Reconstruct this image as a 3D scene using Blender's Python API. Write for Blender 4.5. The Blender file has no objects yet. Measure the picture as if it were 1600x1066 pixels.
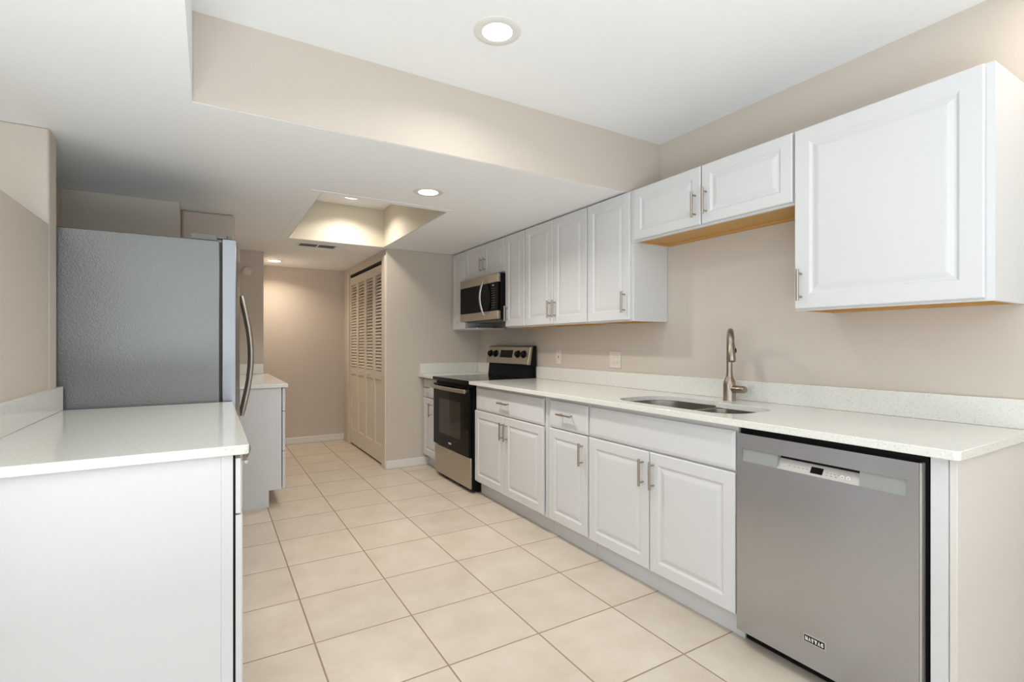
import bpy, bmesh, math, random
from mathutils import Vector, Matrix
random.seed(4)
PI = math.pi
scene = bpy.context.scene
C = scene.collection

# ------------------------------------------------------------------ camera
cd = bpy.data.cameras.new('camera')
cam = bpy.data.objects.new('camera', cd); C.objects.link(cam)
cam.location = (0, 0, 1.231)
cam.rotation_euler = (PI/2, 0, -0.5398)
cd.sensor_fit = 'HORIZONTAL'; cd.sensor_width = 36.0
cd.lens = 786.62/1600*36.0
cd.shift_y = 4.35/1600
cd.clip_start = 0.02
scene.camera = cam

# ------------------------------------------------------------------ world, daylight, exposure
scene.view_settings.view_transform = 'Standard'
scene.view_settings.look = 'None'
scene.view_settings.gamma = 1.0
scene.view_settings.use_curve_mapping = False
scene.view_settings.exposure = 0.04
w = bpy.data.worlds.new('sky'); scene.world = w; w.use_nodes = True
wn = w.node_tree.nodes; wl = w.node_tree.links
bg = wn['Background']
bg.inputs['Color'].default_value = (0.80, 0.90, 1.0, 1)
bg.inputs['Strength'].default_value = 1.2

def area(name, loc, rot, sx, sy, power, col, shape='RECTANGLE', spread=PI):
    l = bpy.data.lights.new(name, 'AREA'); l.shape = shape; l.size = sx
    if shape == 'RECTANGLE': l.size_y = sy
    l.energy = power; l.color = col; l.spread = spread
    o = bpy.data.objects.new(name, l); C.objects.link(o)
    o.location = loc; o.rotation_euler = rot
    return o
# daylight through the glass doors behind the camera; added side fill lightens the left
area('daylight_glass_doors', (0.6, -3.12, 1.15), (PI/2, 0, 0), 2.9, 1.9, 9, (0.90, 0.95, 1.0))
area('added_side_fill', (-3.44, 0.2, 1.4), (0, -PI/2, 0), 1.3, 2.2, 30, (0.90, 0.95, 1.0))

# unseen up-lights added to brighten the ceiling, standing in for bounced flash
area('added_bounce_light', (0.2, -2.0, 1.1), (PI, 0, 0), 0.9, 0.9, 44, (0.84, 0.93, 1.0))
area('added_bounce_light', (-0.3, -0.7, 0.5), (PI, 0, 0), 1.5, 1.5, 84, (0.82, 0.925, 1.0))

# ------------------------------------------------------------------ materials
def new_mat(name):
    m = bpy.data.materials.new(name); m.use_nodes = True
    return m, m.node_tree.nodes, m.node_tree.links, m.node_tree.nodes['Principled BSDF']
def lin(r, g, b):
    f = lambda v: (v/255/12.92) if v/255 <= 0.04045 else ((v/255+0.055)/1.055)**2.4
    return (f(r), f(g), f(b), 1)
def plain(name, col, rough=0.5, metal=0.0, bump=0.0, bscale=200, spec=0.5, vary=0.0, coords='Object', stretch=None, detail=3):
    m, n, l, p = new_mat(name)
    p.inputs['Roughness'].default_value = rough
    p.inputs['Metallic'].default_value = metal
    p.inputs['Specular IOR Level'].default_value = spec
    tc = n.new('ShaderNodeTexCoord')
    mp = n.new('ShaderNodeMapping'); l.new(tc.outputs[coords], mp.inputs['Vector'])
    if stretch: mp.inputs['Scale'].default_value = stretch
    nz = n.new('ShaderNodeTexNoise'); nz.inputs['Scale'].default_value = bscale; nz.inputs['Detail'].default_value = detail
    l.new(mp.outputs['Vector'], nz.inputs['Vector'])
    mx = n.new('ShaderNodeMix'); mx.data_type = 'RGBA'
    mx.inputs['A'].default_value = col
    mx.inputs['B'].default_value = tuple(c*(1-vary) for c in col[:3])+(1,)
    l.new(nz.outputs['Fac'], mx.inputs['Factor'])
    l.new(mx.outputs['Result'], p.inputs['Base Color'])
    if bump > 0:
        b = n.new('ShaderNodeBump'); b.inputs['Strength'].default_value = bump; b.inputs['Distance'].default_value = 0.002
        l.new(nz.outputs['Fac'], b.inputs['Height']); l.new(b.outputs['Normal'], p.inputs['Normal'])
    return m
def emis(name, col, strength):
    m, n, l, p = new_mat(name)
    p.inputs['Base Color'].default_value = (0.8, 0.8, 0.8, 1)
    p.inputs['Emission Color'].default_value = col
    p.inputs['Emission Strength'].default_value = strength
    return m

M = {}
M['wall'] = plain('greige_wall_paint', lin(206, 196, 184), 0.7, bump=0.15, bscale=160, vary=0.03)
M['ceil'] = plain('white_ceiling_texture', lin(246, 247, 248), 0.85, bump=0.35, bscale=38, vary=0.02, detail=6)
M['well'] = plain('cream_paint', lin(218, 209, 191), 0.6, bump=0.1, bscale=150)
M['trim'] = plain('white_trim_paint', lin(228, 226, 222), 0.4)
M['cab'] = plain('white_thermofoil', lin(215, 215, 215), 0.38, vary=0.01, bscale=40)
M['cabside'] = plain('white_laminate_panel', lin(215, 215, 216), 0.45, vary=0.01, bscale=20)
M['endpanel'] = plain('beige_end_panel', lin(222, 216, 209), 0.55)
M['wood'] = plain('maple_underside', lin(214, 164, 96), 0.5, vary=0.25, bscale=14, stretch=(9, 1, 9), detail=5)
M['bifold'] = plain('cream_door_paint', lin(218, 208, 192), 0.5)
M['nickel'] = plain('brushed_nickel', lin(172, 164, 152), 0.3, 1.0, bump=0.05, bscale=300, stretch=(1, 1, .1))
M['faucet'] = plain('warm_brushed_nickel', lin(158, 147, 134), 0.3, 1.0, bump=0.04, bscale=300, stretch=(1, 1, .1))
M['steel'] = plain('brushed_stainless', lin(188, 191, 197), 0.27, 1.0, bump=0.05, bscale=260, stretch=(1, 1, .02), vary=0.05)
M['steelh'] = plain('stainless_horizontal_grain', lin(190, 182, 168), 0.33, 1.0, bump=0.05, bscale=260, stretch=(1, .02, 1), vary=0.05)
M['sink'] = plain('satin_sink_steel', lin(134, 128, 120), 0.34, 1.0, bump=0.04, bscale=200, vary=0.05)
M['fridge_side'] = plain('grey_embossed_steel', lin(128, 130, 128), 0.34, 0.6, bump=0.5, bscale=170, vary=0.08, detail=4)
M['fridge_door'] = plain('fridge_stainless', lin(142, 143, 146), 0.30, 1.0, bump=0.04, bscale=260, stretch=(1, 1, .02))
M['gasket'] = plain('dark_gasket', lin(52, 54, 56), 0.6)
M['black'] = plain('black_plastic', lin(10, 10, 11), 0.55, spec=0.2)
M['blackglass'] = plain('black_glass', lin(8, 8, 9), 0.06, spec=0.13)
M['mwglass'] = plain('microwave_black_glass', lin(9, 7, 6), 0.08, spec=0.07)
M['ovenwin'] = plain('oven_window_glass', lin(34, 30, 27), 0.05, spec=0.45)
M['greyplastic'] = plain('grey_plastic_strip', lin(150, 152, 148), 0.45)
M['ctrl'] = plain('silver_control_panel', lin(190, 186, 181), 0.4, 0.3)
M['plate'] = plain('ivory_plate', lin(222, 214, 204), 0.4)
M['alarm'] = plain('beige_alarm_plastic', lin(216, 206, 192), 0.5)
M['plastic_white'] = plain('white_plastic', lin(228, 226, 220), 0.4)
M['ventdark'] = plain('dark_vent_interior', lin(40, 40, 40), 0.8)
M['ventmetal'] = plain('grey_vent_slats', lin(120, 118, 114), 0.5)
M['ink'] = plain('pale_print', lin(205, 203, 200), 0.5)
M['greyink'] = plain('grey_print', lin(120, 116, 112), 0.5)
M['lens'] = emis('lamp_lens', (1.0, 0.97, 0.92, 1), 6.0)
M['lenswarm'] = emis('warm_lamp_lens', (1.0, 0.92, 0.80, 1), 6.0)
M['glass'] = plain('clear_window_glass', (1, 1, 1, 1), 0.0)
M['glass'].node_tree.nodes['Principled BSDF'].inputs['Transmission Weight'].default_value = 1.0

def quartz():
    m, n, l, p = new_mat('speckled_white_quartz')
    p.inputs['Roughness'].default_value = 0.13
    tc = n.new('ShaderNodeTexCoord')
    v = n.new('ShaderNodeTexVoronoi'); v.inputs['Scale'].default_value = 230
    l.new(tc.outputs['Object'], v.inputs['Vector'])
    sp = n.new('ShaderNodeSeparateColor'); l.new(v.outputs['Color'], sp.inputs['Color'])
    r = n.new('ShaderNodeValToRGB')
    e = r.color_ramp.elements
    e[0].position = 0.0; e[0].color = lin(212, 211, 205)
    e[1].position = 1.0; e[1].color = lin(236, 235, 230)
    a = e.new(0.07); a.color = lin(219, 218, 212)
    a = e.new(0.12); a.color = lin(226, 225, 218)
    a = e.new(0.9); a.color = lin(228, 227, 220)
    l.new(sp.outputs['Red'], r.inputs['Fac'])
    l.new(r.outputs['Color'], p.inputs['Base Color'])
    return m
M['quartz'] = quartz()

T = 0.4144; TX = 0.368; TY = 3.02
def tile_floor():
    m, n, l, p = new_mat('beige_ceramic_tile')
    tc = n.new('ShaderNodeTexCoord')
    sx = n.new('ShaderNodeSeparateXYZ'); l.new(tc.outputs['Object'], sx.inputs['Vector'])
    def math_(op, a, b=None):
        q = n.new('ShaderNodeMath'); q.operation = op
        for i, x in enumerate((a, b)):
            if x is None: continue
            if isinstance(x, (int, float)): q.inputs[i].default_value = x
            else: l.new(x, q.inputs[i])
        return q.outputs[0]
    def edge(out, o):
        u = math_('DIVIDE', math_('SUBTRACT', out, o), T)
        fr = math_('SUBTRACT', u, math_('FLOOR', u))
        d = math_('MINIMUM', fr, math_('SUBTRACT', 1.0, fr))
        return math_('FLOOR', u), math_('MULTIPLY', d, T)
    fx, dx = edge(sx.outputs['X'], TX); fy, dy = edge(sx.outputs['Y'], TY)
    d = math_('MINIMUM', dx, dy)
    mr = n.new('ShaderNodeMapRange'); mr.interpolation_type = 'SMOOTHSTEP'
    mr.inputs['From Min'].default_value = 0.0022; mr.inputs['From Max'].default_value = 0.0042
    l.new(d, mr.inputs['Value'])
    cv = n.new('ShaderNodeCombineXYZ'); l.new(fx, cv.inputs['X']); l.new(fy, cv.inputs['Y'])
    wn_ = n.new('ShaderNodeTexWhiteNoise'); wn_.noise_dimensions = '2D'; l.new(cv.outputs['Vector'], wn_.inputs['Vector'])
    # cloudy mottling, shifted per tile
    off = n.new('ShaderNodeVectorMath'); off.operation = 'MULTIPLY_ADD'
    l.new(wn_.outputs['Color'], off.inputs[0]); off.inputs[1].default_value = (7, 7, 7); l.new(tc.outputs['Object'], off.inputs[2])
    nz = n.new('ShaderNodeTexNoise'); nz.inputs['Scale'].default_value = 5.5; nz.inputs['Detail'].default_value = 6; nz.inputs['Roughness'].default_value = 0.6
    l.new(off.outputs['Vector'], nz.inputs['Vector'])
    ra = n.new('ShaderNodeValToRGB'); e = ra.color_ramp.elements
    e[0].position = 0.3; e[0].color = lin(200, 186, 168)
    e[1].position = 0.72; e[1].color = lin(214, 202, 187)
    l.new(nz.outputs['Fac'], ra.inputs['Fac'])
    hs = n.new('ShaderNodeHueSaturation'); l.new(ra.outputs['Color'], hs.inputs['Color'])
    l.new(math_('ADD', math_('MULTIPLY', wn_.outputs['Value'], 0.06), 0.97), hs.inputs['Value'])
    mx = n.new('ShaderNodeMix'); mx.data_type = 'RGBA'
    mx.inputs['A'].default_value = lin(150, 128, 104)
    l.new(hs.outputs['Color'], mx.inputs['B']); l.new(mr.outputs['Result'], mx.inputs['Factor'])
    l.new(mx.outputs['Result'], p.inputs['Base Color'])
    rr = n.new('ShaderNodeMapRange'); rr.inputs['To Min'].default_value = 0.8; rr.inputs['To Max'].default_value = 0.32
    l.new(mr.outputs['Result'], rr.inputs['Value']); l.new(rr.outputs['Result'], p.inputs['Roughness'])
    b = n.new('ShaderNodeBump'); b.inputs['Strength'].default_value = 0.5; b.inputs['Distance'].default_value = 0.002
    l.new(mr.outputs['Result'], b.inputs['Height']); l.new(b.outputs['Normal'], p.inputs['Normal'])
    return m
M['floor'] = tile_floor()

# ------------------------------------------------------------------ mesh helpers (all coordinates are world coordinates)
def B(): return bmesh.new()
def box(bm, x0, x1, y0, y1, z0, z1):
    vs = [bm.verts.new((x, y, z)) for x in (x0, x1) for y in (y0, y1) for z in (z0, z1)]
    for f in ((0, 1, 3, 2), (4, 6, 7, 5), (0, 4, 5, 1), (2, 3, 7, 6), (0, 2, 6, 4), (1, 5, 7, 3)):
        bm.faces.new([vs[i] for i in f])
    return bm
def bx(*a): return box(B(), *a)
def cyl(bm, p0, p1, r0, r1=None, n=20, caps=True):
    r1 = r0 if r1 is None else r1
    p0 = Vector(p0); p1 = Vector(p1); d = (p1-p0).normalized()
    a = d.orthogonal().normalized(); b = d.cross(a)
    R = []
    for p, r in ((p0, r0), (p1, r1)):
        R.append([bm.verts.new(p + r*(math.cos(2*PI*i/n)*a + math.sin(2*PI*i/n)*b)) for i in range(n)])
    for i in range(n):
        bm.faces.new((R[0][i], R[0][(i+1) % n], R[1][(i+1) % n], R[1][i]))
    if caps:
        bm.faces.new(R[0][::-1]); bm.faces.new(R[1])
    return bm
def lathe(bm, c, prof, n=28, axis='Z'):
    # prof: list of (radius, height along axis)
    c = Vector(c); rings = []
    ax = {'X': (Vector((0, 1, 0)), Vector((0, 0, 1)), Vector((1, 0, 0))), 'Y': (Vector((0, 0, 1)), Vector((1, 0, 0)), Vector((0, 1, 0))), 'Z': (Vector((1, 0, 0)), Vector((0, 1, 0)), Vector((0, 0, 1)))}[axis]
    for r, h in prof:
        if r < 1e-6: rings.append([bm.verts.new(c + h*ax[2])])
        else: rings.append([bm.verts.new(c + r*(math.cos(2*PI*i/n)*ax[0] + math.sin(2*PI*i/n)*ax[1]) + h*ax[2]) for i in range(n)])
    for a, b in zip(rings, rings[1:]):
        if len(a) == 1 and len(b) == 1: continue
        for i in range(n):
            j = (i+1) % n
            if len(a) == 1: bm.faces.new((a[0], b[i], b[j]))
            elif len(b) == 1: bm.faces.new((a[i], a[j], b[0]))
            else: bm.faces.new((a[i], a[j], b[j], b[i]))
    return bm
def tube(bm, pts, rads, n=16, flat=1.0, flat_dir=None):
    pts = [Vector(p) for p in pts]; R = []
    ref = Vector(flat_dir) if flat_dir else None
    prev = None
    for i, p in enumerate(pts):
        t = (pts[min(i+1, len(pts)-1)] - pts[max(i-1, 0)]).normalized()
        if ref is not None:
            a = (ref - ref.dot(t)*t).normalized()
        elif prev is None: a = t.orthogonal().normalized()
        else: a = (prev - prev.dot(t)*t).normalized()
        prev = a; b = t.cross(a)
        r = rads[i] if isinstance(rads, (list, tuple)) else rads
        R.append([bm.verts.new(p + r*(math.cos(2*PI*k/n)*a*flat + math.sin(2*PI*k/n)*b)) for k in range(n)])
    for a, b in zip(R, R[1:]):
        for k in range(n): bm.faces.new((a[k], a[(k+1) % n], b[(k+1) % n], b[k]))
    bm.faces.new(R[0][::-1]); bm.faces.new(R[-1])
    return bm
def prism(bm, poly, z0, z1):
    a = [bm.verts.new((x, y, z0)) for x, y in poly]; b = [bm.verts.new((x, y, z1)) for x, y in poly]
    bm.faces.new(a[::-1]); bm.faces.new(b)
    for i in range(len(poly)):
        j = (i+1) % len(poly); bm.faces.new((a[i], a[j], b[j], b[i]))
    return bm
def smooth_mesh(me, ang=35):
    for p in me.polygons: p.use_smooth = True
    try: me.set_sharp_from_angle(angle=math.radians(ang))
    except Exception: pass
def wloc(o):
    v = Vector(o.location)
    return v + wloc(o.parent) if o.parent else v
def obj(name, bm, mat, parent=None, bevel=0.0, smooth=False, seg=2, label=None):
    bmesh.ops.recalc_face_normals(bm, faces=bm.faces)
    off = wloc(parent) if parent else Vector((0, 0, 0))
    for v in bm.verts: v.co -= off
    me = bpy.data.meshes.new(name); bm.to_mesh(me); bm.free()
    me.materials.append(mat)
    o = bpy.data.objects.new(name, me); C.objects.link(o)
    if parent: o.parent = parent
    if smooth: smooth_mesh(me)
    if bevel > 0:
        md = o.modifiers.new('bevel', 'BEVEL'); md.width = bevel; md.segments = seg; md.limit_method = 'ANGLE'; md.angle_limit = math.radians(40)
        md.harden_normals = False
        smooth_mesh(me, 30)
    if label: o['label'] = label
    return o
def thing(name, label, cat, loc, group=None):
    o = bpy.data.objects.new(name, None); C.objects.link(o); o.location = loc
    o.empty_display_size = 0.05
    o['label'] = label; o['category'] = cat
    if group: o['group'] = group
    return o
def tag(o, label, cat, group=None):
    o['label'] = label; o['category'] = cat
    if group: o['group'] = group
    return o
def struct(name, bm, mat, bevel=0.0, parent=None):
    o = obj(name, bm, mat, parent, bevel)
    if not parent: o['kind'] = 'structure'
    return o

# ------------------------------------------------------------------ key planes
XW = 2.491      # right wall
ZL = 2.166      # low ceiling
ZH = 2.517      # tray ceiling
YS = 2.304      # soffit face
XU = 2.179      # upper door faces
XD = 1.852      # base door faces
XC = 1.806      # counter front edge
ZC = 0.927      # counter top
ZCB = 0.899     # counter underside
XT = 1.917      # toe kick
YP = 4.863      # pantry wall
YF = 6.67       # far wall
XP = 1.477      # closet wall

# ------------------------------------------------------------------ setting
struct('floor', bx(-3.6, 2.6, -3.3, 6.8, -0.08, 0.0), M['floor'])

WX0, WX1, WY0, WY1, WZ = 0.588, 1.447, 3.30, 4.836, 2.53
bm = B()
box(bm, -0.06, 2.6, -3.3, YS, ZH, 2.64)
box(bm, -3.6, -0.06, -3.3, YS, ZL, 2.64)
box(bm, -3.6, 2.6, YS, WY0, ZL, 2.64)
box(bm, -3.6, 2.6, WY1, 6.8, ZL, 2.64)
box(bm, -3.6, WX0, WY0, WY1, ZL, 2.64)
box(bm, WX1, 2.6, WY0, WY1, ZL, 2.64)
box(bm, WX0, WX1, WY0, WY1, WZ, 2.64)
struct('ceiling', bm, M['ceil'])
struct('wall_soffit', bx(-0.058, XW-0.001, YS-0.004, YS+0.002, ZL+0.002, ZH), M['wall'])
bm = B()
box(bm, WX0, WX1, WY1-0.006, WY1, ZL+0.002, WZ); box(bm, WX0, WX1, WY0, WY0+0.006, ZL+0.002, WZ)
box(bm, WX0, WX0+0.006, WY0+0.006, WY1-0.006, ZL+0.002, WZ); box(bm, WX1-0.006, WX1, WY0+0.006, WY1-0.006, ZL+0.002, WZ)
struct('wall_well', bm, M['well'])
bm = B(); k = 0.062
box(bm, WX0-k, WX0, WY0-k, WY1+0.004, ZL-0.0018, ZL+0.002); box(bm, WX1, WX1+0.05, WY0-k, WY1+0.004, ZL-0.0018, ZL+0.002)
box(bm, WX0, WX1, WY0-k, WY0, ZL-0.0018, ZL+0.002)
struct('trim_1', bm, M['ceil'], 0.0015)

struct('wall_right', bx(XW, 2.6, -3.3, YP, 0, 2.6), M['wall'])
# closet block at the end of the right run, with the opening of the folding door
bm = B()
box(bm, XP, 2.6, YP, YP+0.115, 0, ZL)
box(bm, XP, XP+0.10, 6.38, YF, 0, ZL)
box(bm, XP, XP+0.10, YP+0.115, 6.38, 2.075, ZL)
struct('wall_closet', bm, M['wall'], 0.006)
struct('wall_closet_inside', bx(2.2, 2.3, YP+0.115, YF, 0, ZL), M['wall'])
struct('wall_far', bx(0.463, 2.2, YF, YF+0.1, 0, ZL), M['wall'])
bm = B()
box(bm, -0.175, 0.152, 4.18, 6.77, 0, ZL)
struct('wall_hall', bm, M['wall'], 0.018)
struct('wall_hall_end', bx(0.152, 0.463, 5.68, 6.77, 0, ZL), M['wall'], 0.004)
struct('wall_alcove', bx(-0.93, -0.175, 3.98, 4.3, 0, ZL), M['wall'], 0.004)
struct('wall_alcove_side', bx(-0.93, -0.765, 3.03, 3.98, 0, ZL), M['wall'])
bm = B()
box(bm, -0.765, -0.60, 2.905, 3.03, 0, ZL)
box(bm, -0.72, -0.60, 1.62, 2.905, 0, 1.75)
struct('wall_left', bm, M['wall'], 0.008)
struct('wall_left_return', bx(-3.6, -0.765, 2.905, 3.03, 0, ZL), M['wall'])
bm = B()
box(bm, -3.6, -3.5, -3.2, -0.9, 0, ZL); box(bm, -3.6, -3.5, 1.3, 2.905, 0, ZL)
box(bm, -3.6, -3.5, -0.9, 1.3, 0, 0.75); box(bm, -3.6, -3.5, -0.9, 1.3, 2.05, ZL)
struct('wall_side_room', bm, M['wall'])
bm = B()
box(bm, -3.6, -0.85, -3.3, -3.2, 0, 2.6); box(bm, 2.05, XW, -3.3, -3.2, 0, 2.6)
box(bm, -0.85, 2.05, -3.3, -3.2, 2.1, 2.6); box(bm, -0.85, 2.05, -3.3, -3.2, 0, 0.2)
struct('wall_behind', bm, M['wall'])
def window(n, axis, a0, a1, z0, z1, pos, parts):
    bm = B(); f = 0.05
    def put(p0, p1, q0, q1, t=0.03):
        if axis == 'Y': box(bm, p0, p1, pos-t, pos+t, q0, q1)
        else: box(bm, pos-t, pos+t, p0, p1, q0, q1)
    put(a0, a1, z0, z0+f); put(a0, a1, z1-f, z1)
    for i in range(parts+1):
        c = a0 + f/2 + (a1-a0-f)*i/parts
        put(c-f/2, c+f/2, z0+f, z1-f)
    fr = obj('window_%d' % n, bm, M['trim'], None, 0.003); fr['kind'] = 'structure'
    return fr
window(1, 'Y', -0.85, 2.05, 0.2, 2.1, -3.25, 2)
window(2, 'X', -0.9, 1.3, 0.75, 2.05, -3.55, 2)  # unseen side window, added to lighten the left

# skirting
def skirting(name, x0, x1, y0, y1): struct(name, bx(x0, x1, y0, y1, 0, 0.082), M['trim'], 0.005)
skirting('baseboard_far', 0.463, XP-0.001, YF-0.014, YF)
skirting('baseboard_closet', XP-0.004, 1.925, YP-0.014, YP)
# casing of the folding door
bm = B()
box(bm, XP-0.012, XP+0.03, YP+0.004, 4.985, 0, 2.10)
box(bm, XP-0.012, XP+0.03, 6.378, 6.45, 0, 2.10)
struct('trim_2', bm, M['bifold'], 0.004)

# ------------------------------------------------------------------ folding louvred door
door = bpy.data.objects.new('door_1', None); C.objects.link(door); door.location = (XP+0.03, 5.68, 0); door['kind'] = 'structure'
pw = (6.376-4.988)/4
for i in range(4):
    y0 = 4.988 + i*pw; y1 = y0 + pw - 0.004
    xa, xb = XP+0.008, XP+0.042
    bm = B(); s_ = 0.042
    za, zb = 0.022, 2.035
    box(bm, xa, xb, y0, y0+s_, za, zb); box(bm, xa, xb, y1-s_, y1, za, zb)
    box(bm, xa, xb, y0+s_, y1-s_, za, 0.20); box(bm, xa, xb, y0+s_, y1-s_, 0.865, 0.95); box(bm, xa, xb, y0+s_, y1-s_, 1.945, zb)
    box(bm, xa+0.012, xb-0.008, y0+s_, y1-s_, 0.20, 0.865)
    # louvre slats
    z = 0.962
    while z < 1.94:
        vs = [bm.verts.new((x, y, zz)) for y in (y0+s_, y1-s_) for x, zz in ((xa+0.003, z-0.002), (xa+0.008, z-0.006), (xb-0.003, z+0.025), (xb-0.008, z+0.029))]
        for f in ((0, 1, 2, 3), (7, 6, 5, 4), (0, 4, 5, 1), (1, 5, 6, 2), (2, 6, 7, 3), (3, 7, 4, 0)): bm.faces.new([vs[q] for q in f])
        z += 0.034
    pn = obj('panel', bm, M['bifold'], door, 0.0015)
    if i in (1, 2):
        yk = y1-0.03 if i == 1 else y0+0.03
        yk = (y0+y1)/2
        obj('knob', lathe(B(), (xa, yk, 0.91), [(0, -0.03), (0.014, -0.028), (0.016, -0.018), (0.008, -0.01), (0.008, 0.0)], 16, 'X'), M['bifold'], pn, smooth=True)
bm = bx(XP+0.012, XP+0.04, 4.988, 6.376, 2.052, 2.075)
obj('track', bm, M['black'], door)

# ------------------------------------------------------------------ cabinet pieces
def door_mesh(xf, y0, y1, z0, z1, th=0.019, sgn=1, fw=0.058, raised=True):
    """raised-panel front whose face looks along -X (sgn=1) or +X (sgn=-1)"""
    bm = B()
    if raised:
        rings = [(0, th), (0, 0.0035), (0.0035, 0.0), (fw-0.004, 0.0), (fw, 0.002), (fw+0.006, 0.0065), (fw+0.012, 0.0065), (fw+0.03, 0.0015), (fw+0.036, 0.0008)]
    else:
        rings = [(0, th), (0, 0.006), (0.004, 0.0035), (0.016, 0.0)]
    R = []
    for ins, dp in rings:
        x = xf + sgn*dp
        R.append([bm.verts.new((x, y, z)) for y, z in ((y0+ins, z0+ins), (y1-ins, z0+ins), (y1-ins, z1-ins), (y0+ins, z1-ins))])
    bm.faces.new(R[0][::-1]); bm.faces.new(R[-1])
    for a, b in zip(R, R[1:]):
        for i in range(4): bm.faces.new((a[i], a[(i+1) % 4], b[(i+1) % 4], b[i]))
    return bm
def pull(xf, y, z, length=0.13, vertical=True, parent=None, sgn=1, r=0.0064):
    """bar pull: a rod on two posts standing off the face xf"""
    bm = B(); xo = xf - sgn*0.031; h = length/2; c = length/2*0.73
    if vertical:
        cyl(bm, (xo, y, z-h), (xo, y, z+h), r, n=14)
        for q in (-c, c): cyl(bm, (xo, y, z+q), (xf, y, z+q), 0.0045, n=12)
    else:
        cyl(bm, (xo, y-h, z), (xo, y+h, z), r, n=14)
        for q in (-c, c): cyl(bm, (xo, y+q, z), (xf, y+q, z), 0.0045, n=12)
    return obj('handle', bm, M['nickel'], parent, smooth=True, label='brushed nickel bar pull')

def base_cabinet(label, y0, y1, fronts, xface=XD, back=XW-0.004, top=ZCB-0.001, toe=XT, frame=True, group='white base cabinets'):
    """right-hand run; fronts = list of (kind, y0, y1, z0, z1, pull or None)"""
    t = thing('base_cabinet', label, 'cabinet', ((xface+back)/2, (y0+y1)/2, 0), group)
    xb = xface+0.0205; p = 0.016; e = 0.0006
    y0 += e; y1 -= e
    bm = B()
    box(bm, xb+0.018, back, y0, y0+p, 0.108, top); box(bm, xb+0.018, back, y1-p, y1, 0.108, top)
    box(bm, xb+0.018, back, y0+p, y1-p, 0.108, 0.124); box(bm, back-0.008, back, y0+p, y1-p, 0.124, top)
    # face frame
    box(bm, xb, xb+0.018, y0, y1, top-0.03, top); box(bm, xb, xb+0.018, y0, y1, 0.105, 0.135)
    box(bm, xb, xb+0.018, y0, y0+0.03, 0.135, top-0.03); box(bm, xb, xb+0.018, y1-0.03, y1, 0.135, top-0.03)
    box(bm, xb, xb+0.018, y0+0.03, y1-0.03, 0.675, 0.72)
    ym = (y0+y1)/2
    if y1-y0 > 0.6: box(bm, xb, xb+0.018, ym-0.025, ym+0.025, 0.135, 0.675)
    obj('carcass', bm, M['cab'], t)
    obj('toe_kick', bx(toe, toe+0.015, y0, y1, 0.0, 0.108), M['cabside'], t)
    for kind, a, b, z0, z1, pl in fronts:
        d = obj(kind, door_mesh(xface, a, b, z0, z1, raised=(kind == 'door')), M['cab'], t)
        if pl:
            pull(xface, pl[0], pl[1], pl[2], pl[3], d)
    return t
base_cabinet('two-door white base cabinet with one drawer, right beside the black stove', 2.668, 3.694, [
    ('drawer', 2.703, 3.66, 0.700, 0.873, (3.192, 0.792, 0.14, False)),
    ('door', 3.205, 3.682, 0.118, 0.692, (3.222, 0.585, 0.13, True)),
    ('door', 2.703, 3.199, 0.118, 0.692, (3.160, 0.585, 0.13, True))])
base_cabinet('narrow white base cabinet with one drawer and one door, left of the sink cabinet', 2.2435, 2.667, [
    ('drawer', 2.252, 2.632, 0.705, 0.873, (2.445, 0.798, 0.14, False)),
    ('door', 2.252, 2.632, 0.118, 0.697, (2.294, 0.590, 0.13, True))])
base_cabinet('wide white sink base cabinet with two doors under a plain panel, beside the dishwasher', 1.3025, 2.2425, [
    ('front_panel', 1.307, 2.239, 0.708, 0.871, None),
    ('door', 1.782, 2.239, 0.116, 0.698, (1.818, 0.592, 0.135, True)),
    ('door', 1.307, 1.776, 0.116, 0.698, (1.748, 0.590, 0.135, True))])
base_cabinet('small white base cabinet with one drawer and one door, squeezed between stove and closet wall', 4.474, 4.858, [
    ('drawer', 4.487, 4.840, 0.700, 0.873, (4.70, 0.80, 0.10, False)),
    ('door', 4.487, 4.840, 0.118, 0.690, (4.62, 0.585, 0.13, True))])

# white filler strip and beige end wall at the near end of the run
tag(obj('filler_strip', bx(XD, XW-0.004, 0.610, 0.650, 0.0, ZCB-0.001), M['cabside'], None, 0.001), 'narrow white filler strip between the dishwasher and the beige end panel', 'filler')
tag(obj('end_panel', bx(XD+0.012, XW-0.002, 0.590, 0.609, 0.0, ZCB-0.001), M['endpanel'], None, 0.002), 'beige painted end panel under the near end of the long counter', 'panel')

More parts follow.
